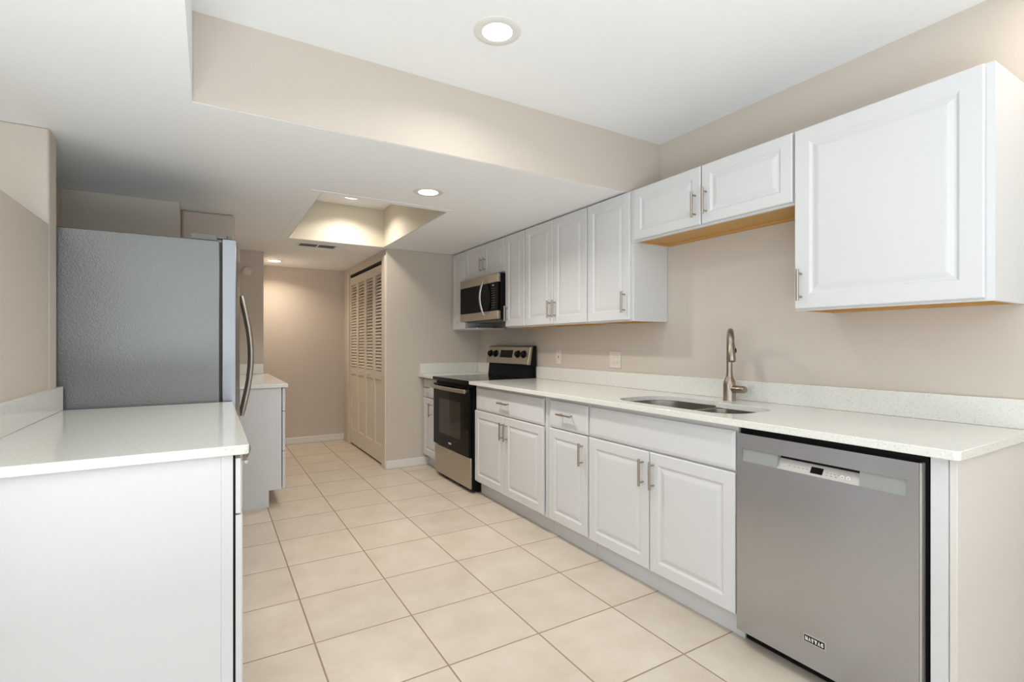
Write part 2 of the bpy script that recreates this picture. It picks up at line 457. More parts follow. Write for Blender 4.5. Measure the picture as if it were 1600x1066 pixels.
def upper_cabinet(label, y0, y1, z0, z1, doors, wood=True, group='white wall cabinets', frontz=None, face=True):
    t = thing('wall_cabinet', label, 'cabinet', ((XU+XW)/2, (y0+y1)/2, z0), group)
    xb = XU+0.0205; e = 0.0006; y0 += e; y1 -= e; back = XW-0.003
    bm = B(); p = 0.014
    box(bm, xb, back, y0, y0+p, z0, z1); box(bm, xb, back, y1-p, y1, z0, z1)
    box(bm, xb, xb+0.018, y0+p, y1-p, z0, z0+0.035); box(bm, xb, xb+0.018, y0+p, y1-p, z1-0.035, z1)
    box(bm, xb, xb+0.018, y0+p, y0+0.038, z0+0.035, z1-0.035); box(bm, xb, xb+0.018, y1-0.038, y1-p, z0+0.035, z1-0.035)
    box(bm, xb+0.018, back, y0+p, y1-p, z1-0.016, z1); box(bm, back-0.006, back, y0+p, y1-p, z0+0.03, z1-0.016)
    if y1-y0 > 0.6: box(bm, xb, xb+0.018, (y0+y1)/2-0.02, (y0+y1)/2+0.02, z0+0.035, z1-0.035)
    obj('carcass', bm, M['cab'], t)
    bm = B()
    box(bm, xb+0.018, back, y0+p, y1-p, z0+0.014, z0+0.026)
    box(bm, back-0.018, back, y0+p, y1-p, z0+0.002, z0+0.014)
    box(bm, xb+0.018, back-0.018, y0+p, y0+p+0.004, z0+0.001, z0+0.014); box(bm, xb+0.018, back-0.018, y1-p-0.004, y1-p, z0+0.001, z0+0.014)
    obj('underside', bm, M['wood'] if wood else M['cab'], t, label='unpainted maple bottom panel' if wood else None)
    for a, b, za, zb, pl, fw in doors:
        d = obj('door', door_mesh(XU, a, b, za, zb, fw=fw), M['cab'], t)
        if pl: pull(XU, pl[0], pl[1], pl[2], True, d)
    return t
ZT = 2.158
upper_cabinet('large single-door white wall cabinet at the near right end of the run', 0.599, 1.249, 1.373, ZT,
    [(0.622, 1.247, 1.382, ZT-0.004, (1.217, 1.482, 0.135), 0.066)])
upper_cabinet('short two-door white wall cabinet hung high above the sink', 1.250, 2.2325, 1.842, ZT,
    [(1.258, 1.730, 1.852, ZT-0.004, (1.700, 1.961, 0.135), 0.055), (1.738, 2.218, 1.852, ZT-0.004, (1.768, 1.957, 0.135), 0.055)])
upper_cabinet('single-door white wall cabinet whose blank side faces the sink', 2.2335, 2.6535, 1.369, ZL-0.006,
    [(2.254, 2.648, 1.378, ZL-0.012, (2.292, 1.486, 0.13), 0.058)])
upper_cabinet('two-door white wall cabinet above the wall outlets', 2.6545, 3.4355, 1.369, ZL-0.006,
    [(2.660, 3.044, 1.378, ZL-0.012, (3.014, 1.488, 0.13), 0.058), (3.050, 3.430, 1.378, ZL-0.012, (3.078, 1.488, 0.13), 0.058)])
upper_cabinet('narrow white wall cabinet immediately right of the microwave', 3.4365, 3.7545, 1.369, ZL-0.006,
    [(3.442, 3.750, 1.378, ZL-0.012, (3.714, 1.489, 0.13), 0.058)], wood=True)
upper_cabinet('small two-door white wall cabinet directly above the microwave', 3.7555, 4.5395, 1.852, ZL-0.006,
    [(3.760, 4.144, 1.858, ZL-0.012, (4.118, 1.966, 0.125), 0.052), (4.150, 4.535, 1.858, ZL-0.012, (4.180, 1.966, 0.125), 0.052)], wood=False)
upper_cabinet('narrow white wall cabinet between the microwave and the closet wall', 4.5405, 4.858, 1.369, ZL-0.006,
    [(4.546, 4.850, 1.378, ZL-0.012, None, 0.058)], wood=False)

# ------------------------------------------------------------------ counters
def rrect(x0, x1, y0, y1, r, n=8):
    """r: radii for corners (x0,y0),(x1,y0),(x1,y1),(x0,y1)"""
    out = []
    for (cx, cy, a0, rr) in ((x0+r[0], y0+r[0], PI, r[0]), (x1-r[1], y0+r[1], 1.5*PI, r[1]), (x1-r[2], y1-r[2], 0, r[2]), (x0+r[3], y1-r[3], 0.5*PI, r[3])):
        for i in range(n+1):
            a = a0 + 0.5*PI*i/n
            out.append((cx+rr*math.cos(a), cy+rr*math.sin(a)))
    return out
YM = 1.695
def sink_outline(g=0.0):
    """one opening over both bowls, counter-clockwise"""
    r = rrect(1.900-g, 2.255+g, 1.355-g, YM, (0.13, 0.11, 0.0005, 0.0005))
    l_ = rrect(1.900-g, 2.320+g, YM, 2.125+g, (0.0005, 0.075, 0.16, 0.15))
    # right bowl from its front-left joint round to the back joint, then the left bowl
    a = r[0:18]                       # corners x0y0 and x1y0
    b = l_[9:36]                      # corners x1y0, x1y1, x0y1
    return a + [(2.255+g, YM-0.012)] + b
def slab_with_hole(outer, hole, z0, z1):
    bm = B()
    def ring(poly, z):
        vs = [bm.verts.new((x, y, z)) for x, y in poly]
        return vs, [bm.edges.new((vs[i], vs[(i+1) % len(vs)])) for i in range(len(vs))]
    loops = {}
    for z in (z0, z1):
        o, oe = ring(outer, z); h, he = ring(hole, z)
        bmesh.ops.triangle_fill(bm, edges=oe+he, use_beauty=True)
        loops[z] = (o, h)
    for k_ in (0, 1):
        a, b = loops[z0][k_], loops[z1][k_]
        for i in range(len(a)):
            j = (i+1) % len(a); bm.faces.new((a[i], a[j], b[j], b[i]))
    return bm
ct = thing('countertop', 'long white speckled quartz countertop with the sink, along the right wall', 'countertop', (2.15, 2.1, ZCB), 'white quartz countertops')
outer = [(XC, 0.567+0.012), (XC+0.012, 0.567), (XW-0.001, 0.567), (XW-0.001, 3.700), (XC, 3.700)]
obj('slab', slab_with_hole(outer, sink_outline(), ZCB, ZC), M['quartz'], ct, 0.0025)
tag(obj('backsplash', bx(XW-0.026, XW-0.001, 0.567, 3.696, ZC+0.0003, 1.032), M['quartz'], None, 0.002), 'long low quartz backsplash strip on the wall behind the sink and faucet', 'backsplash', 'quartz backsplash strips')

cf = thing('countertop', 'short white quartz countertop in the corner between stove and closet wall', 'countertop', (2.15, 4.66, ZCB), 'white quartz countertops')
obj('slab', bx(XC, XW-0.001, 4.472, YP-0.001, ZCB, ZC), M['quartz'], cf, 0.002)
tag(obj('backsplash', bx(XC+0.015, XW-0.026, YP-0.022, YP-0.001, ZC+0.0003, 1.032), M['quartz'], None, 0.002), 'quartz backsplash strip on the closet wall, seen above the stove top', 'backsplash', 'quartz backsplash strips')
tag(obj('backsplash', bx(XW-0.025, XW-0.001, 4.472, YP-0.001, ZC+0.0003, 1.032), M['quartz'], None, 0.002), 'short quartz backsplash strip on the right wall behind the stove console', 'backsplash', 'quartz backsplash strips')

# ------------------------------------------------------------------ sink
sk = thing('kitchen_sink', 'stainless steel double-bowl undermount sink set in the long countertop', 'sink', (2.1, 1.75, 0.7))
def bowl(x0, x1, y0, y1, r, depth):
    bm = B(); t = 0.0012; zt = ZCB-0.001
    levels = [(-0.012, zt), (0.0, zt), (0.004, zt-0.02), (0.012, zt-depth+0.05), (0.03, zt-depth+0.012), (0.06, zt-depth)]
    rings = []
    for g, z in levels:
        rr = tuple(max(q-g, 0.01) for q in r)
        rings.append([bm.verts.new((x, y, z)) for x, y in rrect(x0+g, x1-g, y0+g, y1-g, rr)])
    for a, b in zip(rings, rings[1:]):
        for i in range(len(a)):
            j = (i+1) % len(a); bm.faces.new((a[i], a[j], b[j], b[i]))
    bm.faces.new(rings[-1])
    return bm
def thick(o, t):
    md = o.modifiers.new('thickness', 'SOLIDIFY'); md.thickness = t; md.offset = -1
b1 = obj('bowl', bowl(1.898, 2.322, YM+0.012, 2.127, (0.10, 0.075, 0.16, 0.15), 0.20), M['sink'], sk, smooth=True)
b2 = obj('bowl', bowl(1.898, 2.257, 1.353, YM-0.012, (0.13, 0.11, 0.06, 0.06), 0.17), M['sink'], sk, smooth=True)
for o_, cx, cy, z in ((b1, 2.11, 1.92, ZCB-0.2), (b2, 2.08, 1.52, ZCB-0.17)):
    obj('drain', lathe(B(), (cx, cy, z), [(0, 0.0015), (0.03, 0.0015), (0.034, 0.004), (0.045, 0.003), (0.047, 0.0)], 24), M['nickel'], o_, smooth=True)

# ------------------------------------------------------------------ faucet
FX, FY = 2.386, 1.715
fc = thing('kitchen_faucet', 'tall brushed nickel pull-down faucet behind the sink', 'faucet', (FX, FY, ZC))
obj('body', lathe(B(), (FX, FY, ZC), [(0, 0), (0.0335, 0.0), (0.0335, 0.003), (0.0315, 0.006), (0.0315, 0.088), (0.0285, 0.104), (0.0185, 0.126), (0.016, 0.138), (0.016, 0.150), (0, 0.150)], 28), M['faucet'], fc, smooth=True)
dirn = Vector((-0.78, -0.626, 0)).normalized()
pts = []; R_ = 0.085; zc_ = ZC+0.285
for z in (ZC+0.145, ZC+0.19, ZC+0.24): pts.append((FX, FY, z))
for i in range(17):
    a = PI - PI*i/16*0.93
    pts.append((FX + dirn.x*(R_+R_*math.cos(a)), FY + dirn.y*(R_+R_*math.cos(a)), zc_ + R_*math.sin(a)))
obj('spout', tube(B(), pts, 0.0150, 18), M['faucet'], fc, smooth=True)
e0 = Vector(pts[-1]); ed = (Vector(pts[-1])-Vector(pts[-2])).normalized()
head = obj('spray_head', tube(B(), [e0-ed*0.002, e0+ed*0.002, e0+ed*0.006, e0+ed*0.085, e0+ed*0.092], [0.0155, 0.0155, 0.0172, 0.0195, 0.0175], 20), M['faucet'], fc, smooth=True)
side = Vector((dirn.y, -dirn.x, 0))*-1
side = Vector((0.56, -0.828, 0)).normalized()
bpos = e0+ed*0.035 + side*0.0175
obj('spray_button', tube(B(), [bpos-ed*0.012, bpos-ed*0.004, bpos+ed*0.006, bpos+ed*0.013], [0.003, 0.006, 0.006, 0.003], 10), M['black'], head, smooth=True)
ha = Vector((FX, FY, ZC+0.062)); hd = Vector((-0.10, -1, 0.03)).normalized()
obj('lever', tube(B(), [ha+hd*0.012, ha+hd*0.050, ha+hd*0.0505, ha+hd*0.096, ha+hd*0.099], [0.0200, 0.0200, 0.0185, 0.0185, 0.0165], 20), M['faucet'], fc, smooth=True)

# ------------------------------------------------------------------ dishwasher
dw = thing('dishwasher', 'stainless steel dishwasher under the near end of the long counter', 'dishwasher', (2.1, 0.98, 0))
DY0, DY1 = 0.678, 1.297
obj('tub', bx(XD+0.030, XW-0.02, 0.664, 1.299, 0.09, ZCB-0.002), M['black'], dw)
obj('toe_panel', bx(XT+0.004, XT+0.02, 0.655, 1.299, 0.004, 0.09), M['black'], dw)
xa, xb = XD, XD+0.029
SZ0, SZ1 = 0.757, 0.808     # recessed strip
SY0, SY1 = 0.711, 1.272
PY0, PY1 = 0.844, 1.127     # hand pocket
bm = B()
box(bm, xa, xb, DY0, DY1, 0.064, SZ0); box(bm, xa, xb, DY0, DY1, SZ1, 0.867)
box(bm, xa, xb, DY0, SY0, SZ0, SZ1); box(bm, xa, xb, SY1, DY1, SZ0, SZ1)
bmesh.ops.remove_doubles(bm, verts=bm.verts, dist=1e-5)
dr = obj('door', bm, M['steel'], dw)
bm = B()
def slant(bm, y0, y1, d0, d1, z0, z1):
    vs = [bm.verts.new(v) for v in ((xa+d0, y0, z0), (xa+d0, y1, z0), (xa+d1, y1, z1), (xa+d1, y0, z1), (xb, y0, z0), (xb, y1, z0), (xb, y1, z1), (xb, y0, z1))]
    for f in ((0, 1, 2, 3), (7, 6, 5, 4), (0, 4, 5, 1), (1, 5, 6, 2), (2, 6, 7, 3), (3, 7, 4, 0)): bm.faces.new([vs[q] for q in f])
slant(bm, PY1, SY1, 0.001, 0.006, SZ0, SZ1)
obj('handle_strip', bm, M['greyplastic'], dr, label='grey recessed handle strip')
bm = B(); slant(bm, SY0, PY0, 0.001, 0.006, SZ0, SZ1)
obj('handle_strip', bm, M['greyplastic'], dr, label='grey recessed handle strip')
bm = B(); slant(bm, PY0, PY1, 0.001, 0.024, SZ0, SZ1-0.014)
cp = obj('control_panel', bm, M['ctrl'], dr)
obj('edge_trim', bx(xa+0.001, xb, DY0-0.006, DY0-0.0002, 0.064, 0.867), M['ctrl'], dr, 0.001)
obj('pocket_shadow', bx(xb-0.002, xb+0.0005, PY0, PY1, SZ1-0.016, SZ1), M['black'], dr)  # black strip put in for the shadow at the pocket top
def on_panel(y, u):   # point on the slanted control panel, u = 0 bottom .. 1 top
    return Vector((xa+0.001+0.023*u - 0.0012, y, SZ0+(SZ1-0.014-SZ0)*u))
def panel_patch(y0, y1, u0, u1, off=0.0):
    bm = B(); o_ = Vector((-off, 0, 0))
    a = [on_panel(y0, u0)+o_, on_panel(y1, u0)+o_, on_panel(y1, u1)+o_, on_panel(y0, u1)+o_]
    b = [q+Vector((0.0022, 0, 0)) for q in a]
    va = [bm.verts.new(q) for q in a]; vb = [bm.verts.new(q) for q in b]
    bm.faces.new(va); bm.faces.new(vb[::-1])
    for i in range(4): bm.faces.new((va[i], va[(i+1) % 4], vb[(i+1) % 4], vb[i]))
    return bm
obj('display', panel_patch(0.965, 1.007, 0.22, 0.78), M['blackglass'], cp)
for yb in (0.880, 0.900):
    pc = on_panel(yb, 0.42)
    obj('button', lathe(B(), pc, [(0, -0.0016), (0.0068, -0.0014), (0.0072, 0.002)], 18, 'X'), M['plastic_white'], cp, smooth=True)
    obj('button_mark', lathe(B(), pc+Vector((-0.0016, 0, 0)), [(0, -0.0006), (0.0018, -0.0005), (0.0018, 0.001)], 10, 'X'), M['black'], cp)
for marks in ([(1.085, .45), (1.065, .45), (1.05, .45), (1.035, .45), (1.02, .45)], [(0.95, .5), (0.938, .5), (0.926, .5), (0.914, .5), (0.95, .3), (0.935, .3), (0.92, .3)]):
    bm = B()
    for yy, u in marks:
        q = on_panel(yy, u); box(bm, q.x-0.0003, q.x+0.002, yy-0.003, yy+0.003, q.z-0.0007, q.z+0.0007)
    obj('printed_marks', bm, M['greyink'], cp)
# badge with lettering
bd = obj('badge', bx(XD-0.0022, XD, 0.948, 1.027, 0.152, 0.1815), M['ctrl'], dr, 0.0006)
obj('badge_field', bx(XD-0.0027, XD-0.0018, 0.952, 1.023, 0.1555, 0.178), M['black'], dr)
def lettering(name, txt, y0, y1, z0, z1, x, mat, parent, bold=0.02):
    cu = bpy.data.curves.new('text_tmp', 'FONT'); cu.body = txt; cu.align_x = 'LEFT'; cu.size = 1.0; cu.offset = bold; cu.extrude = 0.0
    to = bpy.data.objects.new('text_tmp', cu); C.objects.link(to)
    dg = bpy.context.evaluated_depsgraph_get()
    me = bpy.data.meshes.new_from_object(to.evaluated_get(dg))
    bpy.data.objects.remove(to)
    xs = [v.co.x for v in me.vertices]; ys = [v.co.y for v in me.vertices]
    ax, bx_, ay, by_ = min(xs), max(xs), min(ys), max(ys)
    off = wloc(parent)
    for v in me.vertices:
        u = (v.co.x-ax)/(bx_-ax); q = (v.co.y-ay)/(by_-ay)
        v.co = Vector((x, y1+(y0-y1)*u, z0+(z1-z0)*q)) - off
    me.materials.clear(); me.materials.append(mat); me.name = name
    o = bpy.data.objects.new(name, me); C.objects.link(o); o.parent = parent
    md = o.modifiers.new('thickness', 'SOLIDIFY'); md.thickness = 0.0004; md.offset = 0
    return o
def slab_lettering(name, txt, y0, y1, z0, z1, x, mat, parent):
    """heavy slab-serif capitals drawn as polygons in unit cells"""
    G = {
        'M': [[(0, 0), (.26, 0), (.26, .12), (.20, .12), (.20, .68), (.44, 0), (.52, 0), (.72, .66), (.72, .12), (.66, .12), (.66, 0), (1, 0), (1, .12), (.95, .12), (.95, .88), (1, .88), (1, 1), (.74, 1), (.53, .36), (.31, 1), (0, 1), (0, .88), (.10, .88), (.10, .12), (0, .12)]],
        'A': [[(0, 0), (.30, 0), (.30, .12), (.24, .12), (.29, .28), (.58, .28), (.63, .12), (.55, .12), (.55, 0), (1, 0), (1, .12), (.93, .12), (.62, 1), (.42, 1), (.10, .12), (0, .12)], ],
        'Y': [[(.30, 0), (.76, 0), (.76, .12), (.68, .12), (.68, .42), (.93, .88), (1, .88), (1, 1), (.68, 1), (.68, .88), (.76, .88), (.60, .56), (.40, .88), (.48, .88), (.48, 1), (0, 1), (0, .88), (.09, .88), (.40, .42), (.40, .12), (.30, .12)]],
        'T': [[(.26, 0), (.74, 0), (.74, .12), (.64, .12), (.64, .88), (.84, .88), (.88, .68), (1, .68), (1, 1), (0, 1), (0, .68), (.12, .68), (.16, .88), (.36, .88), (.36, .12), (.26, .12)]],
        'G': [[(.94, .66), (.94, .97), (.82, .97), (.78, .93), (.62, 1), (.44, 1), (.18, .90), (.02, .64), (.02, .36), (.18, .10), (.44, 0), (.62, 0), (.76, .08), (.84, .01), (.94, .01), (.94, .38), (1, .38), (1, .50), (.54, .50), (.54, .38), (.66, .38), (.66, .18), (.52, .12), (.38, .22), (.32, .42), (.32, .60), (.38, .80), (.52, .88), (.70, .84), (.80, .66)]],
    }
    bm = B(); n = len(txt); cw = (y1-y0)/n
    for i, ch in enumerate(txt):
        for poly in G[ch]:
            vs = [bm.verts.new((x, y1-(i+0.08+0.84*u)*cw, z0+(z1-z0)*v)) for u, v in poly]
            f = bm.faces.new(vs)
    bmesh.ops.triangulate(bm, faces=bm.faces, ngon_method='EAR_CLIP')
    o = obj(name, bm, mat, parent)
    md = o.modifiers.new('thickness', 'SOLIDIFY'); md.thickness = 0.0005; md.offset = 0
    return o
slab_lettering('lettering', 'MAYTAG', 0.955, 1.020, 0.1598, 0.1737, XD-0.0029, M['plastic_white'], dr)

# ------------------------------------------------------------------ stove
SX = 1.829
sv = thing('stove', 'black and stainless electric stove in the right-hand run', 'stove', (2.15, 4.09, 0))
Y0, Y1 = 3.705, 4.467
obj('body', bx(SX+0.014, 2.47, Y0, Y1, 0.02, 0.893), M['black'], sv)
for yy in (Y0+0.05, Y1-0.05):
    for xx in (SX+0.08, 2.40): obj('levelling_foot', cyl(B(), (xx, yy, 0), (xx, yy, 0.022), 0.018, n=12), M['black'], sv)
obj('storage_drawer', bx(SX-0.004, SX+0.013, Y0+0.003, Y1-0.003, 0.036, 0.292), M['steelh'], sv, 0.004, label='stainless storage drawer front')
od = obj('oven_door', bx(SX-0.02, SX+0.012, Y0+0.003, Y1-0.003, 0.304, 0.868), M['blackglass'], sv, 0.004)
obj('oven_window', bx(SX-0.0206, SX-0.0195, 3.865, 4.325, 0.42, 0.735), M['ovenwin'], od)
bm = B()
npt = 15; pp = []
for i in range(npt):
    u = i/(npt-1); pp.append((SX-0.048-0.022*math.sin(PI*u), 3.725+u*0.73, 0.838))
# flat bowed bar
ra = []
for p in pp:
    ra.append([bm.verts.new((p[0]+dx_, p[1], p[2]+dz)) for dx_, dz in ((0.006, -0.018), (-0.006, -0.014), (-0.006, 0.014), (0.006, 0.018))])
for a, b in zip(ra, ra[1:]):
    for i in range(4): bm.faces.new((a[i], a[(i+1) % 4], b[(i+1) % 4], b[i]))
bm.faces.new(ra[0][::-1]); bm.faces.new(ra[-1])
for yy in (3.755, 4.425): box(bm, SX-0.052, SX-0.02, yy-0.012, yy+0.012, 0.828, 0.848)
obj('handle', bm, M['steelh'], od, 0.002)
bm = B()
n_ = 24
vs = [bm.verts.new((SX-0.0212, 4.085+0.034*math.cos(2*PI*i/n_), 0.352+0.009*math.sin(2*PI*i/n_))) for i in range(n_)]
f = bm.faces.new(vs); r_ = bmesh.ops.extrude_face_region(bm, geom=[f]); bmesh.ops.translate(bm, verts=[v for v in r_['geom'] if isinstance(v, bmesh.types.BMVert)], vec=(0.0014, 0, 0))
obj('badge', bm, M['ctrl'], od)
ck = obj('cooktop', bx(SX-0.028, 2.415, Y0-0.001, Y1+0.001, 0.894, 0.9275), M['blackglass'], sv, 0.006, seg=3)
for cx, cy, r in ((2.00, 3.90, 0.105), (2.00, 4.28, 0.085), (2.26, 3.90, 0.085), (2.26, 4.28, 0.105)):
    bm = B(); nn = 40
    ro = [bm.verts.new((cx+r*math.cos(2*PI*i/nn), cy+r*math.sin(2*PI*i/nn), 0.92775)) for i in range(nn)]
    ri = [bm.verts.new((cx+(r-0.003)*math.cos(2*PI*i/nn), cy+(r-0.003)*math.sin(2*PI*i/nn), 0.92775)) for i in range(nn)]
    for i in range(nn): bm.faces.new((ro[i], ro[(i+1) % nn], ri[(i+1) % nn], ri[i]))
    obj('burner_ring', bm, M['gasket'], ck)
# back panel and console
def extrude_y(poly, y0, y1):
    bm = B()
    a = [bm.verts.new((x, y0, z)) for x, z in poly]; b = [bm.verts.new((x, y1, z)) for x, z in poly]
    bm.faces.new(a); bm.faces.new(b[::-1])
    for i in range(len(poly)):
        j = (i+1) % len(poly); bm.faces.new((a[i], a[j], b[j], b[i]))
    return bm
obj('back_panel', extrude_y([(2.39, 0.9278), (2.466, 0.9278), (2.466, 1.05), (2.405, 1.05)], Y0+0.012, Y1-0.012), M['black'], sv)
cons = extrude_y([(2.372, 1.045), (2.468, 1.040), (2.468, 1.209), (2.418, 1.209), (2.408, 1.203)], Y0-0.004+0.002, Y1+0.002)
con = obj('console', cons, M['steelh'], sv, 0.006, seg=3, label='stainless control console')
bm = extrude_y([(2.405, 1.034), (2.469, 1.034), (2.469, 1.2115), (2.432, 1.2115)], Y0-0.0045, Y0+0.003)
obj('end_cap', bm, M['black'], con, 0.002)
obj('top_trim', bx(2.428, 2.468, Y0+0.003, Y1, 1.2085, 1.2125), M['black'], con)
# console face: line from (2.372,1.045) to (2.408,1.212)
nx = Vector((-(1.203-1.045), 0, (2.408-2.372))).normalized()
def cpt(u, y): return Vector((2.372+0.036*u, y, 1.045+0.158*u))
def cpatch(y0, y1, u0, u1, h):
    bm = B()
    a = [cpt(u0, y0)+nx*h, cpt(u0, y1)+nx*h, cpt(u1, y1)+nx*h, cpt(u1, y0)+nx*h]
    b = [q-nx*(h+0.001) for q in a]
    va = [bm.verts.new(q) for q in a]; vb = [bm.verts.new(q) for q in b]
    bm.faces.new(va); bm.faces.new(vb[::-1])
    for i in range(4): bm.faces.new((va[i], va[(i+1) % 4], vb[(i+1) % 4], vb[i]))
    return bm
obj('display_panel', cpatch(3.985, 4.21, 0.36, 0.80, 0.0015), M['blackglass'], con, 0.0005)
for yy in (3.79, 3.89, 4.30, 4.405):
    c0 = cpt(0.58, yy)
    kb = tube(B(), [c0, c0+nx*0.004, c0+nx*0.0045, c0+nx*0.022, c0+nx*0.026], [0.036, 0.035, 0.027, 0.025, 0.021], 24)
    kn = obj('knob', kb, M['black'], con, smooth=True)

# ------------------------------------------------------------------ microwave
mw = thing('microwave', 'over-the-range stainless and black microwave above the stove', 'microwave', (2.3, 4.14, 1.44))
MX = 2.11; MY0, MY1 = 3.762, 4.518; MZ0, MZ1 = 1.443, 1.842
obj('body', bx(MX+0.03, XW-0.004, MY0, MY1, MZ0, MZ1), M['black'], mw, 0.002)
DYM = 3.93    # split between door and control column
bm = B()
box(bm, MX, MX+0.0295, MY0, MY1, 1.765, MZ1-0.002); box(bm, MX, MX+0.0295, MY0, MY1, MZ0+0.002, 1.518)
obj('front_frame', bm, M['steelh'], mw, 0.004)
md_ = obj('door_glass', bx(MX+0.004, MX+0.029, DYM+0.002, MY1-0.001, 1.519, 1.764), M['mwglass'], mw)
cpn = obj('control_panel', bx(MX+0.004, MX+0.029, MY0+0.001, DYM, 1.519, 1.764), M['mwglass'], mw)
obj('clock_display', bx(MX+0.0032, MX+0.006, 3.835, 3.862, 1.736, 1.748), M['ink'], cpn)
bm = B()
for r in range(9):
    for c in range(3):
        yy = 3.872-c*0.024; zz = 1.715-r*0.021
        box(bm, MX+0.0034, MX+0.006, yy-0.0055, yy+0.0055, zz-0.0022, zz+0.0022)
obj('keypad', bm, M['greyink'], cpn)
pp = []
for i in range(17):
    u = i/16; pp.append((MX-0.012-0.043*math.sin(PI*u), 3.985, 1.475+u*0.335))
hb = tube(B(), pp, [0.006]+[0.0115]*15+[0.006], 14)
cyl(hb, (MX+0.002, 3.985, 1.487), (MX-0.016, 3.985, 1.487), 0.008, n=12); cyl(hb, (MX+0.002, 3.985, 1.798), (MX-0.016, 3.985, 1.798), 0.008, n=12)
obj('handle', hb, M['steel'], mw, smooth=True)
bm = B()
box(bm, MX+0.05, MX+0.30, MY0+0.08, MY1-0.08, MZ0-0.012, MZ0)
obj('underside_filter', bm, M['ventmetal'], mw, 0.002)
tag(obj('bottom_ledge', bx(XW-0.30, XW-0.004, 4.3, 4.5385, 1.369, 1.385), M['cab'], None), 'white bottom ledge under the left end of the microwave', 'ledge')

# ------------------------------------------------------------------ refrigerator
fg = thing('refrigerator', 'tall grey and stainless refrigerator standing behind the left counter', 'refrigerator', (-0.3, 3.5, 0))
GY0, GY1 = 3.062, 3.965; FZ = 1.772
obj('cabinet', bx(-0.70, 0.041, GY0, GY1, 0.03, FZ), M['fridge_side'], fg, 0.004)
for yy in (GY0+0.08, GY1-0.08):
    for xx in (-0.62, -0.03): obj('foot', cyl(B(), (xx, yy, 0), (xx, yy, 0.032), 0.022, n=12), M['black'], fg)
obj('gasket', bx(0.041, 0.052, GY0+0.008, GY1-0.008, 0.06, FZ-0.006), M['gasket'], fg)
def fridge_door(y0, y1, z0, z1):
    """door with a gently bowed front; the bow belongs to the whole 0.9 m width"""
    poly = []
    n = 12
    for i in range(n+1):
        y = y0+(y1-y0)*i/n; u = (y-GY0)/(GY1-GY0)
        poly.append((0.118+0.034*math.sin(PI*u)**0.8, y))
    poly = [(0.052, y0)] + poly + [(0.052, y1)]
    return prism(B(), poly, z0, z1)
ym = (GY0+GY1)/2
def fridge_handle(y, parent):
    pts = []
    for i in range(21):
        u = i/20; pts.append((0.163+0.052*math.sin(PI*u), y, 0.795+u*0.725))
    return obj('handle', tube(B(), pts, [0.010]+[0.0135]*19+[0.010], 14), M['nickel'], parent, smooth=True)
d1 = obj('door', fridge_door(GY0, ym-0.003, 0.66, 1.785), M['fridge_door'], fg, 0.004)
d2 = obj('door', fridge_door(ym+0.003, GY1, 0.66, 1.785), M['fridge_door'], fg, 0.004)
d3 = obj('freezer_drawer', fridge_door(GY0, GY1, 0.08, 0.652), M['fridge_door'], fg, 0.004)
fridge_handle(ym-0.06, d1); fridge_handle(ym+0.06, d2)
pts = [(0.16+0.04*math.sin(PI*i/16), GY0+0.08+0.74*i/16, 0.60) for i in range(17)]
obj('handle', tube(B(), pts, [0.010]+[0.0135]*15+[0.010], 14), M['nickel'], d3, smooth=True)
for d_, ys_ in ((d1, GY0+0.005), (d2, GY1-0.055)):
    bm = B()
    box(bm, -0.086, 0.030, ys_, ys_+0.05, FZ+0.001, FZ+0.033)
    box(bm, 0.028, 0.075, ys_+0.004, ys_+0.046, FZ+0.014, FZ+0.028)
    cyl(bm, (0.085, ys_+0.025, FZ+0.013), (0.085, ys_+0.025, FZ+0.032), 0.014, n=16)
    obj('hinge_cover', bm, M['ventmetal'], fg, 0.003)

# ------------------------------------------------------------------ left counter run
lc = thing('base_cabinet', 'white base cabinet with a plain side panel in the left foreground', 'cabinet', (-0.27, 2.37, 0), 'white base cabinets')
LY0, LY1 = 1.732, 3.022
bm = B()
box(bm, -0.598, 0.028, LY0, LY0+0.018, 0.0, 0.898); box(bm, 0.028, 0.0585, LY0-0.0015, LY0+0.019, 0.0, 0.898)
box(bm, -0.598, 0.0585, LY1-0.018, LY1, 0.10, 0.898)
box(bm, -0.598, 0.04, LY0+0.018, LY1-0.018, 0.10, 0.116); box(bm, -0.598, -0.59, LY0+0.018, LY1-0.018, 0.116, 0.898)
box(bm, 0.04, 0.0585, LY0+0.019, LY1-0.018, 0.86, 0.898); box(bm, 0.04, 0.0585, LY0+0.019, LY1-0.018, 0.10, 0.13)
box(bm, 0.04, 0.0585, LY0+0.63, LY0+0.67, 0.13, 0.86)
obj('carcass', bm, M['cabside'], lc, 0.0008)
obj('toe_kick', bx(-0.02, -0.005, LY0+0.018, LY1, 0.0, 0.10), M['cabside'], lc)
for a, b in ((LY0+0.002, LY0+0.648), (LY0+0.652, LY1-0.004)):
    d = obj('drawer', door_mesh(0.0845, a, b, 0.718, 0.884, sgn=-1, raised=False), M['cab'], lc)
    pull(0.0845, (a+b)/2+0.14, 0.785, 0.10, False, d, sgn=-1)
    d = obj('door', door_mesh(0.0845, a, b, 0.108, 0.712, sgn=-1), M['cab'], lc)
bm = bx(0.0585, 0.0655, LY0+0.006, LY1-0.01, 0.11, 0.884)
obj('gap_shade', bm, M['black'], lc)  # black strip standing in for the shade between carcass and doors
lt = thing('countertop', 'white speckled quartz countertop in the left foreground beside the refrigerator', 'countertop', (-0.25, 2.37, 0.899), 'white quartz countertops')
obj('slab', prism(B(), [(-0.599, 1.711), (0.09, 1.711), (0.097, 1.713), (0.101, 1.720), (0.101, 3.026), (-0.599, 3.026)], 0.8985, ZC), M['quartz'], lt, 0.0025)
